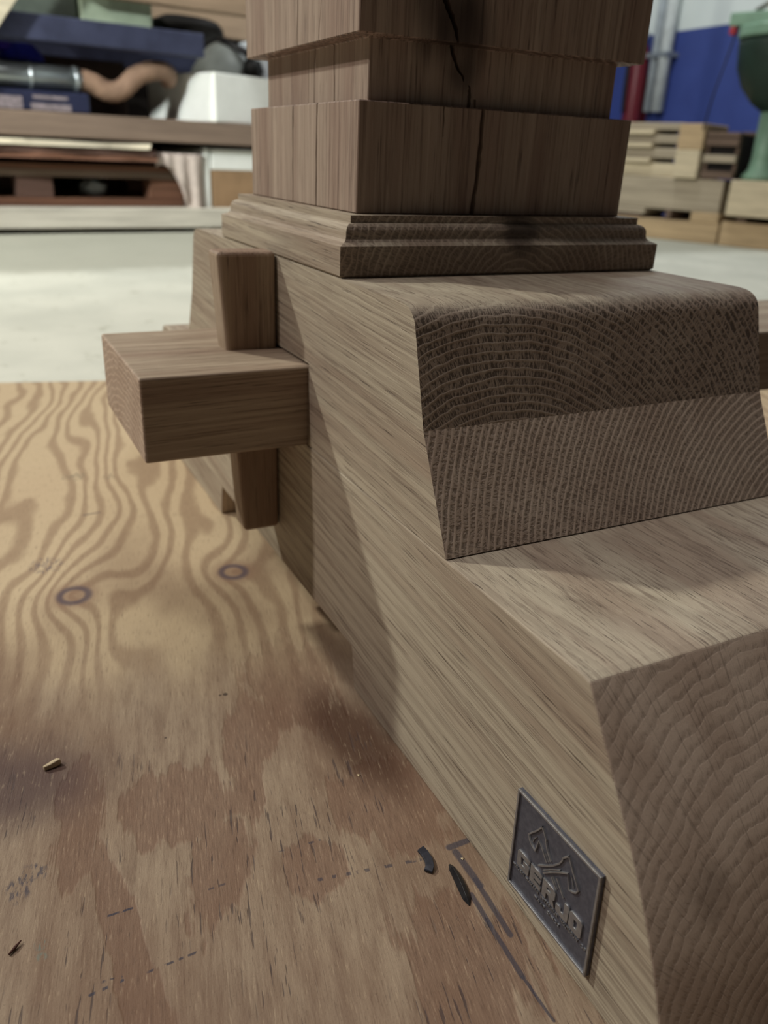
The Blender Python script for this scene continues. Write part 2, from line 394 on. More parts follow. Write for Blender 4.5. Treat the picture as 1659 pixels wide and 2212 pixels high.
# ------------------------------------------------------------------ oak table base
base = empty('table_base', BASE, 'solid oak table base with stacked foot beams, moulded plinth and through tenon on the plywood', 'table base')
LO, DK = (176, 165, 146), (104, 88, 76)
M_low = oak('oak_lower_beam', 'Y', (0.088, 0.004), 0.0056, LO, DK, 0.07, ((0.03, -0.53, 0.07, 0.02, 0.35),), 0.16, warp=0.7, ray=0.30, kc=85.0, ew=(0.12, 0.70, 0.16), endl=1.45, cbump=0.3)
M_upA = oak('oak_upper_board', 'Y', (0.05, 0.125), 0.0042, LO, DK, 0.07, warp=0.55, cell=1.0, kc=135.0)
M_upB = oak('oak_lower_board', 'Y', (0.27, 0.085), 0.0040, LO, DK, 0.06, warp=0.4, cell=0.48, kc=190.0, ew=(0.2, 0.9, 0.5), endl=1.3)
M_pli = oak('oak_plinth', 'Y', (0.125, 0.240), 0.0045, LO, DK, 0.03, ((0.128, -0.222, 0.288, 0.020, 0.75),), 0.55)
M_col = oak('oak_column', 'Z', (0.10, -0.08), 0.0060, (168, 151, 136), (96, 75, 64), 0.0,
            ((0.085, -0.20, 0.392, 0.030, 0.8), (0.075, -0.20, 0.41, 0.035, 0.7), (0.09, -0.195, 0.372, 0.016, 0.7)), sidec=0.8)
M_ten = oak('oak_stretcher', 'X', (-0.12, 0.02), 0.0052, (168, 152, 132), (92, 70, 54), 0.02, cell=0.2, endl=1.3, cbump=0.4, sidec=0.8)
M_wed = oak('oak_wedge', 'Z', (-0.06, -0.40), 0.0040, (168, 149, 128), (92, 70, 54), 0.0, cell=0.5, sidec=0.7)

def mir(y): return -0.214 - y
FW = 0.24
# lower beam: raised arch between two pads
near = [(-0.4660, 0.1441), (-0.4705, 0.1436)]
near += [(q.x, q.y) for q in spline([(-0.4722, 0.1412, 0), (-0.4908, 0.1134, 0), (-0.5105, 0.0833, 0), (-0.5250, 0.0561, 0), (-0.5356, 0.0301, 0), (-0.5450, 0.0004, 0)], 5)]
prof = near + [(-0.2615, 0.0004), (-0.2560, 0.0305)] + [(mir(-0.2560), 0.0305), (mir(-0.2615), 0.0004)] + [(mir(y), z) for y, z in reversed(near)]
link('lower_beam', prism_x(prof, 0.0, FW, BASE, 0.0008, 2, 20), M_low, base)
# upper beam: two boards glued one on the other
ub = empty('upper_beam', (0, 0, 0), '', '')
del ub['label']; del ub['category']; ub.parent = base
pl = [(-0.3616, 0.1448), (-0.3465, 0.1735), (-0.3317, 0.20195)]
pb = pl + [(mir(y), z) for y, z in reversed(pl)]
lb = link('board', prism_x(pb, 0.0, FW, BASE), M_upB, ub)
def cut(o, cutter_mesh):
    c_ = link('cutter', cutter_mesh, None, base)
    md = o.modifiers.new('cut', 'BOOLEAN'); md.operation = 'DIFFERENCE'; md.object = c_; md.solver = 'EXACT'; md.use_self = True
    bpy.context.view_layer.update()
    nm = bpy.data.meshes.new_from_object(o.evaluated_get(bpy.context.evaluated_depsgraph_get()))
    o.modifiers.clear(); o.data = nm; bpy.data.objects.remove(c_)
# mortise for the through tenon, a hair larger than the tenon
cut(lb, box(-0.02, FW + 0.02, -0.1790, -0.0398, 0.140, 0.2007, BASE))
pu = [(-0.33168, 0.2020), (-0.3247, 0.2258)] + [(q.x, q.y) for q in spline([(-0.3185, 0.2470, 0), (-0.3164, 0.2530, 0), (-0.3128, 0.2571, 0), (-0.3070, 0.2597, 0), (-0.2990, 0.2606, 0)], 4)]
pt = pu + [(mir(y), z) for y, z in reversed(pu)]
link('board', prism_x(pt, 0.0, FW, BASE), M_upA, ub)
# plinth with ogee edge
pp = [(0.0016, 0.2608), (0.0010, 0.2613), (0, 0.2622), (0, 0.2783), (0.0018, 0.2791), (0.0042, 0.2801), (0.0056, 0.2815), (0.0060, 0.2833), (0.0060, 0.2850), (0.0063, 0.2868),
      (0.0072, 0.2884), (0.0088, 0.2897), (0.0110, 0.2903), (0.0110, 0.2943)]
v, f = square_sweep(0.0004, 0.2396, -0.2251, 0.0111, pp, BASE)
link('plinth', mesh_from(v, f, BASE), M_pli, base)
# column with a square groove, cracked
cp = [(0, 0.2945), (0, 0.3547), (0.0102, 0.3549), (0.0102, 0.3871), (-0.0018, 0.3873), (-0.0018, 0.74)]
v, f = square_sweep(0.0198, 0.2202, -0.2032, -0.0108, cp, BASE)
colm = mesh_from(v, f, BASE, 0.0006, 1)
column = link('column', colm, M_col, base)
def crack_cutter(path, plane, depth):
    """path: (a, z, width) in the face plane; returns verts, faces of a V-cut wedge"""
    vv, ff = [], []
    ax, val = plane
    for a, z, w in path:
        for da, dd in ((-w * 0.5, -0.003), (w * 0.5, -0.003), (w * 0.36, depth), (-w * 0.36, depth)):
            q = (a + da, val + dd, z) if ax == 'y' else (val + dd, a + da, z)
            vv.append(q)
    n = len(path)
    for i in range(n - 1):
        for k in range(4):
            j = (k + 1) % 4; ff.append((4 * i + k, 4 * i + j, 4 * i + 4 + j, 4 * i + 4 + k))
    ff.append((0, 1, 2, 3)); ff.append(tuple(4 * (n - 1) + k for k in (3, 2, 1, 0)))
    return vv, ff
def jagpath(pts, n=5, amp=0.0004):
    out = []
    for (a, z, w), (a2, z2, w2) in zip(pts, pts[1:]):
        for k in range(n):
            t = k / n; e = random.uniform(-1, 1) * amp
            out.append((a + (a2 - a) * t + e, z + (z2 - z) * t, (w + (w2 - w) * t) * random.uniform(0.8, 1.2)))
    out.append(pts[-1]); return out
cuts = [
    (('y', -0.2032), [(0.1024, 0.360, .0032), (0.1030, 0.338, .0032), (0.1018, 0.317, .0036), (0.1000, 0.290, .0034)], 0.012),
    (('y', -0.2032), [(0.0752, 0.360, .0016), (0.0757, 0.338, .0004)], 0.006),
    (('y', -0.1930), [(0.0830, 0.3878, .0030), (0.0873, 0.3776, .0028), (0.0927, 0.3715, .0022), (0.0935, 0.3690, .0006)], 0.010),
    (('y', -0.1930), [(0.0975, 0.3675, .0010), (0.0987, 0.3630, .0026), (0.0985, 0.3540, .0026)], 0.010),
    (('y', -0.2050), [(0.066, 0.430, .0045), (0.0710, 0.4073, .0050), (0.0745, 0.4010, .0042), (0.0793, 0.3920, .0026), (0.0820, 0.3850, .002)], 0.011),
    (('x', 0.0198), [(-0.0994, 0.360, .0011), (-0.0990, 0.325, .0014), (-0.0987, 0.290, .0012)], 0.006),
    (('x', 0.0198), [(-0.1414, 0.360, .0019), (-0.1411, 0.325, .0017), (-0.1409, 0.290, .0019)], 0.008),
    (('x', 0.0300), [(-0.1027, 0.3875, .0009), (-0.1014, 0.3540, .0007)], 0.005),
    (('x', 0.0300), [(-0.1135, 0.3875, .0014), (-0.1120, 0.3700, .0005), (-0.1119, 0.3540, .0009)], 0.006),
    (('x', 0.0300), [(-0.1435, 0.3875, .0012), (-0.1447, 0.3540, .0014)], 0.006),
    (('x', 0.0180), [(-0.1140, 0.440, .0012), (-0.1122, 0.3850, .0012)], 0.006),
    (('x', 0.0180), [(-0.1540, 0.430, .0011), (-0.1475, 0.3850, .0005)], 0.005),
]
cv, cf = [], []
for pln, path, dep in cuts:
    a, b = crack_cutter(jagpath(path), pln, dep)
    k = len(cv); cv += a; cf += [tuple(i + k for i in q) for q in b]
cut(column, mesh_from(cv, cf, BASE))
if not column.data.materials: column.data.materials.append(M_col)

# through tenon of the stretcher
link('stretcher', box(-0.1082, 0.78, -0.1780, -0.0410, 0.1446, 0.1987, BASE, 0.0016, 3), M_ten, base)
# loose-looking tapered wedge through the tenon
wy0, wy1 = -0.1205, -0.0975
wp = [(-0.0283, 0.0590), (-0.0418, 0.2640), (-0.0008, 0.2640), (-0.0008, 0.0590)]
wv = [(x, wy0, z) for x, z in wp] + [(x, wy1, z) for x, z in wp]
wf = [(0, 1, 2, 3), (7, 6, 5, 4)] + [(i, (i + 1) % 4, 4 + (i + 1) % 4, 4 + i) for i in range(4)]
link('wedge', mesh_from(wv, wf, BASE, 0.0030, 3), M_wed, base)

# ------------------------------------------------------------------ maker's plate on the foot side
def mat_metal(name, a, b, rough):
    g = G(name); X, Y, Z = g.xyz()
    n = g.noise(g.vec(X, Y, Z), 320.0, 4.0, 0.6)
    g.bump(g.noise(g.vec(X, Y, Z), 1500.0, 2.0), 0.12, 0.0004)
    return g.done(g.mix(g.ss(n, 0.3, 0.7), lin(*a), lin(*b)), rough, 0.7, 0.5)
M_pl = mat_metal('antique_metal', (108, 110, 122), (92, 94, 106), 0.55)
M_rel = mat_metal('rubbed_metal', (164, 164, 164), (142, 142, 146), 0.4)
pr_ = math.atan2(0.0030, 0.1130)
PO = Vector((-0.0002, -0.4427, 0.0121))
AU = Vector((0, -math.cos(pr_), math.sin(pr_))); AV = Vector((0, math.sin(pr_), math.cos(pr_))); AN = Vector((-1, 0, 0))
def PW(u, v, h): return PO + AU * (u * 0.001) + AV * (v * 0.001) + AN * (h * 0.001)
def shape(name, outline, holes, h0, h1, mat, parent, bev=0.0):
    """extruded relief from an outline with square holes given as strips of quads"""
    n = len(outline)
    v = [PW(u, w, h0) for u, w in outline] + [PW(u, w, h1) for u, w in outline]
    f = [tuple(range(n - 1, -1, -1)), tuple(range(n, 2 * n))] + [(i, (i + 1) % n, n + (i + 1) % n, n + i) for i in range(n)]
    return link(name, mesh_from(v, f, BASE, bev, 1), mat, parent)
plate = shape('metal_plate', [(-0.3, -0.6), (56.2, -0.6), (55.9, 54.9), (0.0, 54.9)], (), 0.0, 1.5, M_pl, base)
plate['label'] = 'small dark metal maker plate with raised lettering and crossed axes'
# raised rim
rv, rf = [], []
orr = [(-0.3, -0.6), (56.2, -0.6), (55.9, 54.9), (0.0, 54.9)]
irr = [(0.9, 0.6), (55.0, 0.6), (54.7, 53.7), (1.2, 53.7)]
for h in (1.4, 2.5):
    rv += [PW(u, w, h) for u, w in orr] + [PW(u, w, h) for u, w in irr]
for i in range(4):
    j = (i + 1) % 4
    rf += [(i, j, 8 + j, 8 + i), (4 + j, 4 + i, 12 + i, 12 + j), (8 + i, 8 + j, 12 + j, 12 + i), (j, i, 4 + i, 4 + j)]
link('rim', mesh_from(rv, rf, BASE, 0.00018, 2), M_rel, plate)
# letters G E R J O
def rects(name, quads, h0=1.4, h1=2.35):
    v, f = [], []
    for q in quads:
        k = len(v)
        v += [PW(u, w, h0) for u, w in q] + [PW(u, w, h1) for u, w in q]
        n = len(q)
        f += [tuple(k + i for i in range(n - 1, -1, -1)), tuple(k + n + i for i in range(n))]
        f += [(k + i, k + (i + 1) % n, k + n + (i + 1) % n, k + n + i) for i in range(n)]
    return link(name, mesh_from(v, f, BASE), M_rel, plate)
def R4(a, b, c, d): return [(a, b), (c, b), (c, d), (a, d)]
y0, y1 = 14.7, 24.0
def poly_letter(name, outline, hole=None):
    bm = bmesh.new()
    cu = bpy.data.curves.new(name, 'CURVE'); cu.dimensions = '2D'; cu.fill_mode = 'BOTH'; cu.extrude = 0.5; cu.bevel_depth = 0.12; cu.bevel_resolution = 1
    for ring in ([outline] + ([hole] if hole else [])):
        s = cu.splines.new('POLY'); s.points.add(len(ring) - 1); s.use_cyclic_u = True
        for p, (u, w) in zip(s.points, ring): p.co = (u, w, 0, 1)
    tmp = bpy.data.objects.new('tmp', cu); COL.objects.link(tmp)
    bpy.context.view_layer.update()
    me = bpy.data.meshes.new_from_object(tmp.evaluated_get(bpy.context.evaluated_depsgraph_get()))
    bpy.data.objects.remove(tmp); bm.free()
    for vv in me.vertices:
        u, w, h = vv.co; vv.co = PW(u, w, 1.75 + h) - BASE
    me.materials.clear()
    return link(name, me, M_rel, plate)
poly_letter('letter', [(5.9, y0), (4.9, y0 + 1), (4.9, y1 - 1), (5.9, y1), (13.6, y1), (13.6, y1 - 2.4), (7.6, y1 - 2.4), (7.6, y0 + 2.4), (11.0, y0 + 2.4), (11.0, y0 + 3.6), (9.4, y0 + 3.6), (9.4, y0 + 5.7), (13.6, y0 + 5.7), (13.6, y0 + 1), (12.7, y0)])
poly_letter('letter', [(14.8, y0), (14.8, y1), (22.6, y1), (22.6, y1 - 2.3), (17.5, y1 - 2.3), (17.5, y0 + 5.75), (22.2, y0 + 5.75), (22.2, y0 + 3.55), (17.5, y0 + 3.55), (17.5, y0 + 2.3), (22.6, y0 + 2.3), (22.6, y0)])
poly_letter('letter', [(23.8, y0), (23.8, y1), (31.2, y1), (32.3, y1 - 1), (32.3, y0 + 4.2), (31.2, y0 + 3.3), (32.6, y0), (29.6, y0), (28.3, y0 + 3.2), (26.5, y0 + 3.2), (26.5, y0)],
            [(26.5, y0 + 5.4), (29.6, y0 + 5.4), (29.6, y1 - 2.3), (26.5, y1 - 2.3)])
poly_letter('letter', [(34.6, y0), (33.6, y0 + 1), (33.6, y0 + 4.2), (36.3, y0 + 4.2), (36.3, y0 + 2.4), (38.8, y0 + 2.4), (38.8, y1), (41.5, y1), (41.5, y0 + 1), (40.5, y0)])
poly_letter('letter', [(43.4, y0), (42.4, y0 + 1), (42.4, y1 - 1), (43.4, y1), (49.2, y1), (50.2, y1 - 1), (50.2, y0 + 1), (49.2, y0)],
            [(45.1, y0 + 2.5), (47.5, y0 + 2.5), (47.5, y1 - 2.5), (45.1, y1 - 2.5)])
# two lines of tiny raised lettering
def small_text(txt, u0, u1, v0, h):
    cu = bpy.data.curves.new('txt', 'FONT'); cu.body = txt; cu.size = 1.0; cu.extrude = 0.12; cu.resolution_u = 2
    tmp = bpy.data.objects.new('tmp', cu); COL.objects.link(tmp); bpy.context.view_layer.update()
    me = bpy.data.meshes.new_from_object(tmp.evaluated_get(bpy.context.evaluated_depsgraph_get()))
    bpy.data.objects.remove(tmp)
    xs = [q.co.x for q in me.vertices]; ys = [q.co.y for q in me.vertices]
    for q in me.vertices:
        u = u0 + (q.co.x - min(xs)) / (max(xs) - min(xs)) * (u1 - u0); w = v0 + (q.co.y - min(ys)) / (max(ys) - min(ys)) * h
        q.co = PW(u, w, 1.72 + q.co.z * 2.2) - BASE
    me.materials.clear()
    return link('small_lettering', me, M_rel, plate)
small_text('MEUBELMAKERIJ', 1.9, 21.3, 11.3, 1.75)
small_text('INTERIEUR', 23.1, 35.5, 11.3, 1.75)
small_text('HOUTBOUW', 37.2, 48.9, 11.3, 1.75)
small_text('OP', 50.4, 54.0, 11.3, 1.75)
small_text('MAAT', 19.0, 26.8, 7.5, 1.6)
small_text('SINDS', 28.4, 37.0, 7.5, 1.6)
# crossed axes as raised outlines
def ribbon(name, path, w, h1=2.3, closed=False):
    P = [Vector((u, vv)) for u, vv in path]; n = len(P); v, f = [], []
    for i in range(n):
        a = P[i - 1] if (i or closed) else P[i]; b = P[(i + 1) % n] if (i < n - 1 or closed) else P[i]
        d = (b - a).normalized(); nn = Vector((-d.y, d.x)) * w * 0.5
        for s, h in ((1, 1.4), (0.65, h1), (-0.65, h1), (-1, 1.4)):
            q = P[i] + nn * s; v.append(PW(q.x, q.y, h))
    for i in range(n if closed else n - 1):
        j = (i + 1) % n
        for k in range(4):
            l = (k + 1) % 4; f.append((4 * i + k, 4 * i + l, 4 * j + l, 4 * j + k))
    return link(name, mesh_from(v, f, BASE), M_rel, plate)
A2 = [(36.8, 48.3), (34.9, 46.1), (33.5, 44.3), (33.5, 43.1), (31.7, 39.4), (28.0, 34.9), (23.8, 30.8), (19.2, 27.0)]
A2b = [(23.0, 26.0), (27.0, 30.2), (32.5, 35.4), (37.8, 39.7), (38.6, 36.0), (39.5, 32.4), (41.8, 33.2), (43.8, 34.7), (45.0, 37.2), (43.0, 39.8), (40.3, 43.1), (38.4, 46.0), (36.8, 48.3)]
mx = lambda P: [(55.4 - u, v_) for u, v_ in P]
ribbon('axe_outline', A2, 0.95); ribbon('axe_outline', A2b, 0.95)
ribbon('axe_line', [(22.4, 27.0), (27.5, 32.2), (33.0, 37.0)], 0.45, 2.1); ribbon('axe_line', [(41.8, 35.4), (41.0, 38.0), (39.6, 40.2)], 0.4, 2.1)
B1 = mx(A2); B2 = mx(A2b)
ribbon('axe_outline', B1[:5] + [(26.6, 36.0)], 0.95); ribbon('axe_outline', [(31.6, 31.4), (33.6, 29.1), (37.2, 25.3)], 0.95)
ribbon('axe_outline', [(24.2, 33.3), (20.5, 37.4), (17.6, 40.0)] + B2[4:], 0.95); ribbon('axe_outline', [(28.4, 29.0), (32.4, 25.3)], 0.95)
ribbon('axe_line', [(22.6, 37.3), (25.4, 34.4)], 0.45, 2.1); ribbon('axe_line', [(13.6, 35.4), (14.4, 38.0), (15.8, 40.2)], 0.4, 2.1)
ribbon('axe_line', [(29.2, 30.0), (33.0, 26.4)], 0.45, 2.1)

# ------------------------------------------------------------------ debris on the plywood
def ply(x, y, z=0.0):
    c, s = math.cos(PLY_A), math.sin(PLY_A)
    return Vector((c * x - s * y, 0.58 + s * x + c * y, z))
# wood chip
a, b = ply(-0.0035, -0.8631), ply(0.0050, -0.8588)
d = (b - a).normalized(); n_ = Vector((-d.y, d.x, 0))
cv = []
for t, wd_, zz in ((0.0, 0.0012, 0.0032), (0.35, 0.0017, 0.0036), (0.6, 0.0020, 0.0042), (0.85, 0.0019, 0.0046), (1.0, 0.0012, 0.0040)):
    p = a.lerp(b, t)
    cv += [p + n_ * wd_ + Vector((0, 0, 0.0003)), p - n_ * wd_ + Vector((0, 0, 0.0003 + 0.0006 * t)), p - n_ * wd_ * 0.8 + Vector((0, 0, zz)), p + n_ * wd_ * 0.9 + Vector((0, 0, zz * 0.8))]
cf_ = [(0, 1, 2, 3), (16, 19, 18, 17)] + [(4 * i + k, 4 * i + (k + 1) % 4, 4 * i + 4 + (k + 1) % 4, 4 * i + 4 + k) for i in range(4) for k in range(4)]
M_chip = timber('chip_wood', (186, 170, 142), 'X', 0.6)
tag(link('wood_chip', mesh_from(cv, cf_, a, 0.0003, 1), M_chip, None, a), 'short pale wood chip lying on the painted shadow patch of the plywood', 'wood chip')
# curled black strip
M_blk = plain('black_plastic', (40, 42, 52), 0.45, 0.0, 0.25, 400, 0.4)
pts = [ply(0.1893, -0.9630), ply(0.1909, -0.9660), ply(0.1918, -0.9700), ply(0.1912, -0.9740), ply(0.1896, -0.9765)]
hz = [0.0034, 0.0026, 0.0022, 0.0024, 0.0018]
cv, cf_ = [], []
w_ = 0.0022
for i, p in enumerate(pts):
    d = (pts[min(i + 1, 4)] - pts[max(i - 1, 0)]).normalized(); nn = Vector((-d.y, d.x, 0))
    for s, dz in ((1, -0.0016), (-1, -0.0016), (-1, 0.0), (1, 0.0)):
        cv.append(p + nn * s * w_ + Vector((0, 0, max(0.0001, hz[i] + dz))))
cf_ = [(0, 1, 2, 3), (19, 18, 17, 16)] + [(4 * i + k, 4 * i + (k + 1) % 4, 4 * i + 4 + (k + 1) % 4, 4 * i + 4 + k) for i in range(4) for k in range(4)]
tag(link('black_scrap', mesh_from(cv, cf_, pts[2], 0.0003, 1), M_blk, None, pts[2]), 'short curved black scrap standing alone on the plywood', 'scrap')
# long black sliver
a, b = ply(0.2018, -0.9740), ply(0.2034, -0.9990)
cv = []
prof_ = [(0, 0.0008, 0.001), (0.12, 0.0019, 0.0026), (0.35, 0.0024, 0.0032), (0.6, 0.0026, 0.0030), (0.85, 0.0022, 0.0022), (1, 0.0005, 0.0006)]
d = (b - a).normalized(); n_ = Vector((-d.y, d.x, 0))
for t, wd_, zz in prof_:
    p = a.lerp(b, t) + n_ * 0.0008 * math.sin(t * 3.1)
    cv += [p + n_ * wd_ + Vector((0, 0, 0.0002)), p - n_ * wd_ + Vector((0, 0, 0.0002)), p - n_ * wd_ * 0.3 + Vector((0, 0, zz)), p + n_ * wd_ * 0.5 + Vector((0, 0, zz * 0.7))]
cf_ = [(0, 1, 2, 3), (20, 23, 22, 21)] + [(4 * i + k, 4 * i + (k + 1) % 4, 4 * i + 4 + (k + 1) % 4, 4 * i + 4 + k) for i in range(5) for k in range(4)]
tag(link('black_sliver', mesh_from(cv, cf_, a, 0.0003, 1), plain('charred', (24, 24, 28), 0.35, 0, 0.3, 600, 0.5), None, a), 'long glossy black sliver beside the dark smears near the metal plate', 'sliver')
# dark red splinter
a, b = ply(-0.0032, -0.9816, 0.0008), ply(0.0010, -0.9758, 0.0014)
tag(link('dark_splinter', tube([a, a.lerp(b, 0.5), b], [0.0005, 0.0008, 0.0003], 6, True, a), plain('splinter', (70, 40, 32), 0.7), None, a), 'thin dark brown splinter by the left edge of the plywood', 'splinter')
# pale crumbs
M_cr = plain('crumb', (214, 196, 160), 0.8)
for k, (x, y, s) in enumerate([(0.1705, -0.9018, 0.0009), (0.2095, -0.9715, 0.0008)]):
    p = ply(x, y, 0.0)
    cv = [p + Vector((s * 1.6, 0, 0.0002)), p + Vector((-s, s, 0.0002)), p + Vector((-s * 0.6, -s, 0.0002)), p + Vector((0, 0, s))]
    o = link('crumb', mesh_from(cv, [(0, 1, 2), (0, 1, 3), (1, 2, 3), (2, 0, 3)], p), M_cr, None, p)
    tag(o, ['tiny pale wood crumb on the plain plywood beside the long foot', 'tiny pale wood crumb lying between the dark smears and the foot'][k], 'crumb')

# ------------------------------------------------------------------ background left: storage rack and what lies in it
RA = math.atan2(0.115, 1.0); rc, rs = math.cos(RA), math.sin(RA)
def RK(s, t, z): return Vector((s * rc - t * rs, 3.03 + s * rs + t * rc, z))
def rbox(name, s0, s1, t0, t1, z0, z1, mat, parent=None, bevel=0.003, org=None):
    """box in the rack's frame; the object itself is turned by the rack's angle"""
    me = box(s0, s1, t0, t1, z0, z1, (s0, t0, z0), bevel, 1)
    if parent is not None:
        return link(name, me, mat, parent, (s0, t0, z0))
    return link(name, me, mat, None, RK(s0, t0, z0), (0, 0, RA))
T_br = timber('brown_timber', (132, 114, 100)); T_rd = timber('red_brown_timber', (118, 84, 66)); T_pl = timber('pale_timber', (206, 196, 172))
T_gr = timber('grey_pale_timber', (206, 200, 186)); T_dk = timber('bark_timber', (104, 80, 70)); T_wn = timber('warm_timber', (158, 136, 114))
M_nav = plain('navy_steel', (62, 66, 88), 0.5, 0.3, 0.2, 9); M_wht = plain('white_card', (236, 238, 232), 0.6, 0, 0.03)
M_brn = plain('brown_card', (150, 122, 92), 0.8); M_dkb = plain('dark_card', (84, 68, 60), 0.8)
M_bag = plain('pale_bag', (196, 182, 172), 0.5, 0, 0.1, 30); M_blu = plain('blue_plastic', (62, 70, 200), 0.4, 0, 0.2, 30)

kb = empty('pale_beam', RK(-1.2, -0.02, -0.02), 'long pale squared timber lying on the concrete in front of the pallet', 'beam', None, RA)
link('squared_timber', box(0, 2.6, 0, 0.11, 0.021, 0.10, (0, 0, 0), 0.003, 1), T_gr, kb)
for s in (0.25, 1.1, 2.3): link('batten', box(s, s + 0.05, 0.005, 0.105, 0.0, 0.021), T_dk, kb)

pal = empty('pallet', RK(-0.46, 0.10, -0.02), 'brown wooden pallet on the floor under the rough slabs, behind the pale beam', 'pallet', None, RA)
PZ = 0.075
for k in range(3): link('bottom_board', box(0, 1.24, 0.02 + 0.34 * k, 0.12 + 0.34 * k, 0.0, 0.13, (0, 0, 0), 0.002, 1), T_rd, pal)
for s0, s1 in ((0.0, 0.13), (0.54, 0.68), (1.09, 1.24)):
    for k in range(3): link('block', box(s0, s1, 0.02 + 0.34 * k, 0.12 + 0.34 * k, 0.131, 0.212, (0, 0, 0), 0.002, 1), T_rd if s0 > 1 else T_dk, pal)
for k in range(3): link('stringer_board', box(0, 1.24, 0.0 + 0.34 * k, 0.14 + 0.34 * k, 0.213, 0.240, (0, 0, 0), 0.002, 1), T_br, pal)
for k in range(6): link('deck_board', box(0, 1.24, 0.137 * k, 0.137 * k + 0.125, 0.241, 0.262, (0, 0, 0), 0.002, 1), T_rd, pal)
def slab(name, s0, s1, t0, t1, z0, h, mat, label, grp='rough slabs on the pallet'):
    n = 14; v, f = [], []
    for i in range(n + 1):
        x = s0 + (s1 - s0) * i / n; w = 0.012 * math.sin(i * 1.7 + z0 * 40) ; e = 0.008 * math.sin(i * 2.3 + 1)
        taper = 0.75 if i == n else 1.0
        v += [RK(x, t0 + w, z0), RK(x + 0.02 * taper, t0 + 0.02 + w, z0 + h * (0.9 + 0.1 * math.sin(i))), RK(x, t1, z0 + h * (0.95 + e)), RK(x, t1 + e, z0)]
    for i in range(n):
        for k in range(4):
            l = (k + 1) % 4; f.append((4 * i + k, 4 * i + l, 4 * i + 4 + l, 4 * i + 4 + k))
    f += [(0, 1, 2, 3), (4 * n + 3, 4 * n + 2, 4 * n + 1, 4 * n)]
    org = RK((s0 + s1) / 2, (t0 + t1) / 2, z0)
    return tag(link(name, mesh_from(v, f, org), mat, None, org), label, 'timber', grp)
slab('timber_slab', -0.5, 0.625, -0.01, 0.40, 0.263, 0.023, T_rd, 'lowest reddish brown rough slab on the pallet')
slab('timber_slab', -0.5, 0.615, 0.0, 0.40, 0.2865, 0.022, T_dk, 'middle rough slab with dark bark edge on the pallet')
slab('timber_slab', -0.5, 0.59, -0.012, 0.40, 0.3095, 0.022, T_pl, 'topmost pale rough slab of the pallet pile')
def blob(name, c, r, mat, label, cat, seed=1, fl=0.0, parent=None, rough=0.18):
    bm = bmesh.new(); bmesh.ops.create_icosphere(bm, subdivisions=3, radius=1.0)
    rnd = random.Random(seed); ph = [rnd.uniform(0, 6) for _ in range(6)]
    for q in bm.verts:
        p = q.co; k = 1 + rough * (math.sin(4 * p.x + ph[0]) * math.sin(5 * p.y + ph[1]) + 0.6 * math.sin(9 * p.z + ph[2] + 3 * p.x))
        q.co = Vector((p.x * r[0] * k, p.y * r[1] * k, max(p.z * r[2] * k, -r[2] * 0.9)))
    me = bpy.data.meshes.new('mesh'); bm.to_mesh(me); bm.free()
    for p in me.polygons: p.use_smooth = True
    zmin = min(q.co.z for q in me.vertices)
    for q in me.vertices: q.co.z -= zmin
    return tag(link(name, me, mat, None, c), label, cat)
blob('plastic_bag', RK(0.43, 0.30, 0.112), (0.055, 0.05, 0.034), plain('milky_plastic', (190, 198, 196), 0.35), 'crumpled white plastic bag stuffed in the pallet opening', 'bag', 3)
blob('paper_wad', RK(0.19, 0.28, 0.112), (0.06, 0.05, 0.036), plain('pinkish_paper', (206, 190, 196), 0.7), 'pinkish paper wad in the pallet opening beside the white bag', 'paper', 5)

cb = rbox('cardboard_box', 0.895, 1.42, 0.06, 0.60, -0.018, 0.236, M_brn, None, 0.004); tag(cb, 'brown cardboard box on the floor carrying the low white box', 'box')
wb2 = rbox('white_box', 0.895, 1.42, 0.06, 0.60, 0.238, 0.325, M_wht, None, 0.004); tag(wb2, 'low white box on top of the brown cardboard box under the shelf', 'box')
pn_ = rbox('lit_box_side', 0.855, 0.885, 0.06, 0.62, -0.018, 0.325, M_wht, None, 0.003); tag(pn_, 'added white panel standing in for the lit left side of the cardboard box', 'sheet')  # white panel stands in for the box's lit left side
# draped pale sack over the pallet end
v, f = [], []
nu, nv = 15, 10
for i in range(nu):
    for j in range(nv):
        s = 0.64 + 0.205 * i / (nu - 1); z = 0.30 - 0.245 * (j / (nv - 1))
        fold = 0.020 * math.sin(i * 1.5) * (0.3 + j / nv)
        z = max(z, 0.245 - 0.21 * min(1.0, max(0.0, (s - 0.72) / 0.06)) + 0.012 * math.sin(i * 0.9))
        v.append(RK(s, 0.035 + fold, z))
        v.append(RK(s, 0.065 + fold, z - 0.004))
for i in range(nu - 1):
    for j in range(nv - 1):
        a0, a1, b0, b1 = (i * nv + j) * 2, (i * nv + j + 1) * 2, ((i + 1) * nv + j) * 2, ((i + 1) * nv + j + 1) * 2
        f.append((a0, b0, b1, a1)); f.append((a0 + 1, a1 + 1, b1 + 1, b0 + 1))
for j in range(nv - 1):
    for i in (0, nu - 1):
        a0, a1 = (i * nv + j) * 2, (i * nv + j + 1) * 2
        f.append((a0, a1, a1 + 1, a0 + 1) if i == 0 else (a0, a0 + 1, a1 + 1, a1))
for i in range(nu - 1):
    for j in (0, nv - 1):
        a0, b0 = (i * nv + j) * 2, ((i + 1) * nv + j) * 2
        f.append((a0, a0 + 1, b0 + 1, b0) if j == 0 else (a0, b0, b0 + 1, a0 + 1))
org = RK(0.74, 0.08, 0.05)
tag(link('draped_sack', mesh_from(v, f, org, 0, 2, True), M_bag, None, org), 'pale pinkish sack hanging in folds beside the pallet end', 'sack')

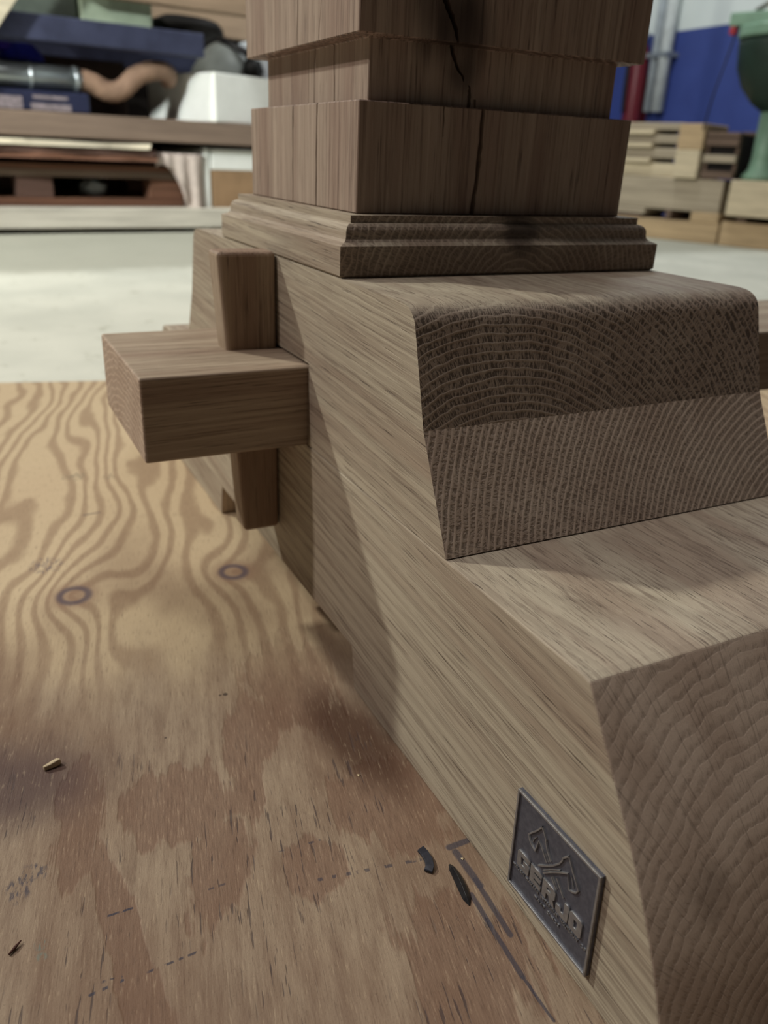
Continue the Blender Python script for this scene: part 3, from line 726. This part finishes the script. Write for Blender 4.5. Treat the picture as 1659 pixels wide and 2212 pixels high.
rack = empty('storage_rack', RK(-1.5, 0, -0.02), 'storage rack with timber and navy steel beams behind the concrete aisle', 'rack', None, RA)
for t in (0.05, 0.85):
    for s in (0.0, 3.6): link('post', box(s, s + 0.08, t, t + 0.08, 0, 2.0, (0, 0, 0), 0.003, 1), M_nav, rack)
def tilt_beam(name, s0, s1, za0, zb0, za1, zb1, t0, t1, mat):
    v = [(s0, t0, za0), (s1, t0, za1), (s1, t1, za1), (s0, t1, za0), (s0, t0, zb0), (s1, t0, zb1), (s1, t1, zb1), (s0, t1, zb0)]
    fcs = [(0, 3, 2, 1), (4, 5, 6, 7), (0, 1, 5, 4), (1, 2, 6, 5), (2, 3, 7, 6), (3, 0, 4, 7)]
    return link(name, mesh_from(v, fcs, (0, 0, 0), 0.003, 1), mat, rack)
link('shelf_beam', box(0, 3.68, 0.0, 0.05, 0.362, 0.450, (0, 0, 0), 0.003, 1), T_br, rack)
link('shelf_beam', box(0, 3.68, 0.93, 0.98, 0.362, 0.450, (0, 0, 0), 0.003, 1), T_br, rack)
for k in range(6): link('shelf_board', box(0.0, 3.68, 0.055 + 0.145 * k, 0.19 + 0.145 * k, 0.425, 0.450), T_br, rack)
link('steel_beam', box(0, 2.36, 0.0, 0.06, 0.690, 0.778, (0, 0, 0), 0.004, 1), M_nav, rack)
link('steel_beam', box(0, 3.68, 0.92, 0.98, 0.690, 0.778, (0, 0, 0), 0.004, 1), M_nav, rack)
link('upper_board', box(0.0, 2.36, 0.08, 0.62, 0.755, 0.777, (0, 0, 0), 0.002, 1), plain('dark_board', (60, 54, 52), 0.8), rack)
for t in (0.02, 0.8): link('top_beam', box(1.9, 3.68, t, t + 0.06, 0.865, 0.985, (0, 0, 0), 0.003, 1), T_wn, rack)
link('back_panel', box(0.0, 3.68, 0.985, 1.0, 0.02, 2.0), plain('dark_panel', (40, 36, 34), 0.9), rack)

SHZ = 0.4305
nb = rbox('navy_case', -0.30, 0.375, 0.02, 0.16, SHZ, 0.503, plain('navy_case', (34, 38, 62), 0.5), None, 0.006)
tag(nb, 'flat navy case with worn pale print lying on the shelf under the silver pipe', 'case')
mk = plain('pale_print', (128, 118, 122), 0.7, 0, 0.35, 60)
for s0, s1, z0, z1 in [(-0.28, -0.12, 0.436, 0.466), (0.02, 0.12, 0.434, 0.478), (0.16, 0.29, 0.474, 0.486), (0.15, 0.30, 0.434, 0.458)]:
    o = link('print_patch', box(s0 + 0.30, s1 + 0.30, -0.0016, -0.0002, z0 - SHZ, z1 - SHZ), mk, nb)
hose = empty('suction_pipe', RK(0.0, 0.09, 0.5035), 'silver pipe with brown bent hose end resting on the navy case', 'pipe', None, RA)
M_sil = plain('silver', (176, 184, 186), 0.28, 0.75, 0.08)
link('pipe', tube([(-0.55, 0, 0.0495), (0.0, 0, 0.0495), (0.36, 0, 0.0495)], 0.0455, 24), M_sil, hose)
for s in (0.165, 0.335): link('pipe_clamp', tube([(s, 0, 0.0495), (s + 0.016, 0, 0.0495)], 0.0490 - 0.0006, 24), M_sil, hose)
hp = spline([(0.33, 0, 0.0495), (0.40, 0, 0.046), (0.47, 0.0, 0.018), (0.53, 0.0, 0.030), (0.60, 0.01, 0.085), (0.69, 0.02, 0.112), (0.745, 0.05, 0.104), (0.765, 0.11, 0.085)], 6)
n_h = len(hp)
link('bent_hose', tube(hp, [0.040 + 0.0025 * (i % 2) - 0.006 * i / n_h for i in range(n_h)], 18), plain('brown_hose', (150, 122, 102), 0.6, 0, 0.2, 20), hose)
# white box turned on the shelf
wa = Vector((0.89, 3.127, 0)); du = Vector((-0.41, 0.912, 0)); dv = Vector((0.912, 0.41, 0))
c8 = [wa, wa + dv * 0.34, wa + dv * 0.34 + du * 0.47, wa + du * 0.47]
v = [(q.x, q.y, SHZ) for q in c8] + [(q.x, q.y, 0.622) for q in c8]
org = (wa.x, wa.y, SHZ)
tag(link('white_box', mesh_from(v, [(0, 3, 2, 1), (4, 5, 6, 7), (0, 1, 5, 4), (1, 2, 6, 5), (2, 3, 7, 6), (3, 0, 4, 7)], org, 0.006, 2), M_wht, None, org),
    'tall white box standing cornerwise on the timber shelf', 'box')
dkc = rbox('dark_crate', -0.45, 0.285, 0.17, 0.42, SHZ, 0.612, plain('black_crate', (24, 22, 26), 0.7), None, 0.006); tag(dkc, 'black crate at the back of the shelf under the blue tool', 'crate')
bc = rbox('dark_carton', 0.33, 0.70, 0.58, 0.90, SHZ, 0.672, M_dkb, None, 0.006); tag(bc, 'dark brown carton at the back of the shelf behind the bent hose', 'carton')
bt = empty('blue_tool', RK(0.05, 0.29, 0.613), 'dark blue plastic tool with tapering body on the black crate', 'tool', None, RA)
prf = [(0.085, 0.0), (0.082, 0.02), (0.068, 0.045), (0.052, 0.06), (0.050, 0.066)]
v, f = [], []
for r_, z in prf:
    for k in range(20):
        t = 2 * math.pi * k / 20; v.append((0.14 + r_ * math.cos(t) * 1.05, r_ * math.sin(t), z))
for i in range(len(prf) - 1):
    for k in range(20):
        j = (k + 1) % 20; f.append((20 * i + k, 20 * i + j, 20 * i + 20 + j, 20 * i + 20 + k))
f += [tuple(range(19, -1, -1)), tuple(80 + k for k in range(20))]
link('body', mesh_from(v, f, (0, 0, 0), 0, 2, True), M_blu, bt)
link('grip', box(-0.45, 0.10, -0.05, 0.05, 0.035, 0.066, (0, 0, 0), 0.008, 2), plain('violet_plastic', (62, 40, 160), 0.4), bt)
link('handle_foot', box(-0.45, -0.38, -0.04, 0.04, 0.0, 0.034), M_blu, bt)
TPZ = 0.7585
g1 = rbox('grey_green_crate', -0.20, 0.385, 0.12, 0.50, TPZ, 0.93, plain('grey_green', (84, 92, 84), 0.7), None, 0.006); tag(g1, 'dark grey green crate on the navy beam level', 'crate')
g2 = rbox('pale_green_box', 0.395, 0.68, 0.10, 0.42, TPZ + 0.0, 0.87, plain('pale_green', (158, 172, 150), 0.7), None, 0.006); tag(g2, 'pale green box beside the grey green crate on the upper level', 'box')
# black sack on the upper level
blob('black_sack', RK(0.885, 0.30, TPZ), (0.175, 0.17, 0.048), plain('black_sack', (26, 23, 22), 0.7), 'black slumped sack on the upper rack level behind the navy beam', 'sack', 9, 0.0, None, 0.08)
# grey cone hood behind the white box
hd = empty('grey_hood', RK(1.225, 0.67, SHZ), 'grey cone shaped hood with open mouth behind the tall white box', 'hood', None, RA)
prf = [(0.10, 0.0), (0.15, 0.02), (0.158, 0.20), (0.145, 0.26), (0.100, 0.325), (0.065, 0.36), (0.035, 0.375)]
v, f = [], []
for r_, z in prf:
    for k in range(24):
        t = 2 * math.pi * k / 24; v.append((r_ * math.cos(t) - 0.02 + z * 0.05, r_ * math.sin(t), z))
for i in range(len(prf) - 1):
    for k in range(24):
        j = (k + 1) % 24; f.append((24 * i + k, 24 * i + j, 24 * i + 24 + j, 24 * i + 24 + k))
f += [tuple(range(23, -1, -1)), tuple(24 * 6 + k for k in range(24))]
link('cone', mesh_from(v, f, (0, 0, 0), 0, 2, True), plain('grey_paint', (120, 124, 120), 0.5), hd)
link('mouth', tube([(0.07, -0.13, 0.265), (0.11, -0.18, 0.260)], 0.040, 16), plain('black_rubber', (18, 17, 17), 0.6), hd)
link('clamp_bar', tube([(-0.02, -0.04, 0.385), (0.07, -0.12, 0.335), (0.15, -0.13, 0.25)], 0.018, 10), plain('black_bar', (22, 20, 22), 0.5), hd)
wr = rbox('white_carton', 1.385, 1.70, 0.55, 0.85, SHZ, 0.835, plain('white_carton', (196, 202, 208), 0.7), None, 0.006); tag(wr, 'tall bluish white carton at the back of the shelf, half hidden by the oak column', 'carton')

# ------------------------------------------------------------------ background right: timber store, wall things, green machine
g_ = Vector((0.322, -0.947, 0)).normalized(); h_ = Vector((0.947, 0.322, 0)).normalized()   # along the stack front, and into the stack
S0 = Vector((3.182, 2.754, 0)); SA = math.atan2(g_.y, g_.x)
def ST(a, b, z): return S0 + g_ * a + h_ * b + Vector((0, 0, z))
def sbox(name, a0, a1, b0, b1, z0, z1, mat, parent=None, bevel=0.004):
    me = box(a0, a1, 0, b1 - b0, 0, z1 - z0, (0, 0, 0), bevel, 1)
    me.transform(Matrix.Translation((-a0, 0, 0)))
    return link(name, me, mat, None, ST(a0, b0, z0), (0, 0, SA))
S_a = timber('store_timber', (206, 192, 164)); S_b = timber('store_timber_grey', (172, 160, 140)); S_c = timber('store_timber_warm', (186, 162, 128)); S_d = timber('store_timber_brown', (110, 92, 80))
def stk(a0, a1, b0, b1, z0, z1, mat, label, name='squared_timber', grp='timbers in the store'):
    return tag(sbox(name, a0, a1, b0, b1, z0, z1, mat), label, 'timber', grp)
Z0 = -0.0195
stk(-1.3, 0.32, 0.0, 0.28, Z0, 0.080, S_c, 'long warm squared timber at the bottom left of the store')
stk(0.33, 1.4, 0.0, 0.28, Z0, 0.095, S_c, 'squared timber at the bottom right of the store, with a flat sawn end')
stk(-1.3, -0.12, 0.0, 0.26, 0.081, 0.098, S_d, 'thin dark spacer batten on the long bottom timber', 'spacer_batten')
stk(0.02, 0.05, -0.0, 0.26, 0.081, 0.128, S_d, 'short upright dark spacer between bottom timbers', 'spacer_batten')
stk(0.16, 0.31, 0.0, 0.26, 0.081, 0.128, S_c, 'short warm offcut wedged on the long bottom timber', 'offcut')
stk(-1.3, -0.10, 0.0, 0.26, 0.099, 0.128, S_b, 'greyish board lying on the dark spacer batten', 'board')
stk(-1.3, 0.30, 0.01, 0.27, 0.129, 0.285, S_b, 'deep grey beige squared timber in the middle of the store')
stk(0.35, 1.4, -0.03, 0.27, 0.125, 0.290, S_a, 'large pale squared timber on the right of the store')
for a in (0.40, 1.2): stk(a, a + 0.05, 0.0, 0.25, 0.096, 0.124, S_d, 'dark spacer under the large pale timber, %s one' % ('nearer the blue rag' if a < 1 else 'far right'), 'spacer_batten')
for k, (z0, z1, mt, nm) in enumerate([(0.286, 0.352, S_a, 'lowest'), (0.375, 0.425, S_b, 'second'), (0.447, 0.487, S_b, 'third'), (0.510, 0.545, S_b, 'topmost')]):
    stk(-1.1, 0.02, 0.03, 0.30, z0, z1, mt, '%s pale board of the spaced pile left of the upright block' % nm, 'board')
for k, (z0, z1) in enumerate([(0.3525, 0.3745), (0.4255, 0.4465), (0.4875, 0.5095)]):
    stk(-0.36, -0.12, 0.0, 0.28, z0, z1, S_a, 'pale spacer of the spaced board pile, %s from the bottom' % ['first', 'second', 'third'][k], 'spacer_batten')
stk(0.03, 0.160, -0.02, 0.25, 0.286, 0.420, S_a, 'pale squat block standing right of the board pile, lower one', 'timber_block')
stk(0.03, 0.165, -0.02, 0.25, 0.421, 0.540, S_c, 'pale squat block standing right of the board pile, upper one', 'timber_block')
blob('blue_rag', ST(0.225, 0.06, 0.286) + Vector((0, 0, 0)), (0.02, 0.02, 0.01), plain('blue_rag', (60, 70, 130), 0.8), 'small blue rag on the grey timber of the store', 'rag', 15)
dc = empty('slatted_crate', ST(0.172, 0.0, 0.2905), 'small dark slatted crate between the pale blocks and the green machine', 'crate', None, SA)
for k, z in enumerate((0.0, 0.075, 0.150, 0.190)): link('slat', box(0, 0.165, 0.0, 0.02, z, z + (0.035 if k != 3 else 0.022), (0, 0, 0), 0.002, 1), S_d if k != 1 else S_b, dc)
for a in (0.0, 0.150): link('corner_post', box(a, a + 0.015, 0.021, 0.036, 0.0, 0.212), S_d, dc)
link('lining', box(0.0, 0.165, 0.037, 0.27, 0.0, 0.205), plain('dark_lining', (36, 32, 31), 0.9), dc)
sp = empty('dark_pallet', ST(0.20, 0.34, -0.0195), 'stack-high weathered dark pallet crate standing behind the pale timbers of the store', 'pallet', None, SA)
for k, z in enumerate((0.0, 0.12, 0.25, 0.37, 0.445, 0.512)): link('deck_board', box(0, 0.80, 0.0, 0.70, z, z + 0.026, (0, 0, 0), 0.002, 1), S_d if k != 4 else S_b, sp)
M_bk = plain('dark_block', (56, 48, 44), 0.8)
for za, zb in ((0.0265, 0.1195), (0.1465, 0.2495), (0.2765, 0.3695), (0.3965, 0.4445), (0.4715, 0.5115)):
    for a in (0.0, 0.35, 0.70): link('block', box(a, a + 0.10, 0.06, 0.68, za, zb), M_bk, sp)

pp_ = empty('wall_pipe', (4.53, 4.34, 0.705), 'white vertical pipe fixed to the blue and white right wall', 'pipe')
link('pipe', tube([(0, 0, 0), (0, 0, 1.6)], 0.045, 18), plain('white_pipe', (206, 212, 212), 0.4), pp_)
link('side_pipe', tube([(0, 0.10, 0.0), (0, 0.10, 1.6)], 0.03, 14), plain('grey_pipe', (168, 176, 182), 0.4), pp_)
for z in (0.35, 1.2): link('bracket', box(-0.05, 0.068, -0.06, 0.15, z, z + 0.03), plain('steel_bracket', (150, 156, 160), 0.4, 0.6), pp_)
ex = empty('fire_extinguisher', (4.49, 4.555, 0.45), 'dark red fire extinguisher hanging on the blue wall left of the white pipe', 'fire extinguisher')
M_red = plain('extinguisher_red', (98, 36, 44), 0.35)
prf = [(0.066, 0.0), (0.07, 0.02), (0.07, 0.60), (0.06, 0.66), (0.04, 0.70), (0.035, 0.72)]
v, f = [], []
for r_, z in prf:
    for k in range(20):
        t = 2 * math.pi * k / 20; v.append((r_ * math.cos(t), r_ * math.sin(t), z))
for i in range(len(prf) - 1):
    for k in range(20):
        j = (k + 1) % 20; f.append((20 * i + k, 20 * i + j, 20 * i + 20 + j, 20 * i + 20 + k))
f += [tuple(range(19, -1, -1)), tuple(100 + k for k in range(20))]
link('cylinder', mesh_from(v, f, (0, 0, 0), 0, 2, True), M_red, ex)
link('valve', box(-0.03, 0.03, -0.03, 0.03, 0.715, 0.78, (0, 0, 0), 0.006, 2), plain('black_valve', (24, 22, 24), 0.5), ex)
link('lever', box(-0.09, 0.02, -0.015, 0.015, 0.785, 0.81, (0, 0, 0), 0.004, 1), plain('red_lever', (170, 30, 40), 0.4), ex)
link('gauge', tube([(-0.03, -0.035, 0.75), (-0.03, -0.06, 0.75)], 0.03, 16), plain('gauge_white', (220, 220, 224), 0.4), ex)
link('hose', tube(spline([(-0.03, 0, 0.74), (-0.09, 0.0, 0.70), (-0.10, 0, 0.45), (-0.087, 0, 0.25)], 6), 0.014, 10), plain('black_hose', (26, 24, 24), 0.5), ex)
link('wall_bracket', box(0.0705, 0.11, -0.04, 0.04, 0.1, 0.5), plain('bracket_red', (90, 26, 30), 0.5), ex)

# green machine with a table edge, bowl and pedestal, standing on the large pale timber
mc = empty('green_machine', ST(0.31, 0.114, 0.2905), 'green cast machine with flat rim and round bowl on a pedestal atop the pale timber', 'machine', None, SA)
M_grn = plain('green_paint', (116, 146, 126), 0.4, 0.0, 0.1); M_grd = plain('dark_green_paint', (34, 50, 42), 0.5, 0.0, 0.15)
def lathe(prf, n=32, c=(0, 0, 0)):
    v, f = [], []
    for r_, z in prf:
        for k in range(n):
            t = 2 * math.pi * k / n; v.append((c[0] + r_ * math.cos(t), c[1] + r_ * math.sin(t), c[2] + z))
    for i in range(len(prf) - 1):
        for k in range(n):
            j = (k + 1) % n; f.append((n * i + k, n * i + j, n * i + n + j, n * i + n + k))
    f += [tuple(range(n - 1, -1, -1)), tuple(n * (len(prf) - 1) + k for k in range(n))]
    return v, f
MC = (0.12, 0.0, 0)
v, f = lathe([(0.09, 0.0), (0.09, 0.02), (0.065, 0.05), (0.058, 0.10), (0.058, 0.34)], 24, MC); link('pedestal', mesh_from(v, f, (0, 0, 0), 0, 2, True), M_grn, mc)
v, f = lathe([(0.05, 0.30), (0.11, 0.34), (0.17, 0.41), (0.205, 0.49), (0.215, 0.58), (0.215, 0.61)], 32, MC); link('bowl', mesh_from(v, f, (0, 0, 0), 0, 2, True), M_grd, mc)
v, f = lathe([(0.222, 0.612), (0.226, 0.620), (0.226, 0.655), (0.222, 0.662)], 32, MC); link('collar', mesh_from(v, f), M_grn, mc)
link('rim_table', box(-0.130, 0.50, -0.12, 0.24, 0.664, 0.722, (0, 0, 0), 0.006, 2), M_grn, mc)
link('clamp', box(-0.12, -0.09, -0.125, -0.09, 0.630, 0.662, (0, 0, 0), 0.003, 1), plain('red_clamp', (150, 40, 50), 0.5), mc)
link('lever_arm', tube([(-0.02, -0.1, 0.722), (0.05, -0.1, 0.76), (0.14, -0.1, 0.83)], 0.012, 10), plain('steel_arm', (150, 150, 146), 0.4, 0.6), mc)
link('power_cable', tube(spline([(-0.095, -0.105, 0.63), (-0.11, -0.13, 0.50), (-0.13, -0.15, 0.36), (-0.148, -0.152, 0.22)], 6), 0.004, 8), plain('black_cable', (30, 30, 44), 0.5), mc)
# leaning batten (top left corner of the view)
fcs = [(0, 3, 2, 1), (4, 5, 6, 7), (0, 1, 5, 4), (1, 2, 6, 5), (2, 3, 7, 6), (3, 0, 4, 7)]
p0, p1 = RK(-0.51, -0.10, -0.0195), RK(0.375, -0.06, 1.10)
vv = []
for p in (p0, p1):
    for ds, dt in ((-0.11, 0), (0.0, 0), (0.0, 0.025), (-0.11, 0.025)): vv.append(p + Vector((ds * rc - dt * rs, ds * rs + dt * rc, 0)))
tag(link('leaning_batten', mesh_from(vv, fcs, p0, 0.003, 1), T_pl, None, p0), 'pale batten leaning against the rack at the top left corner', 'batten')
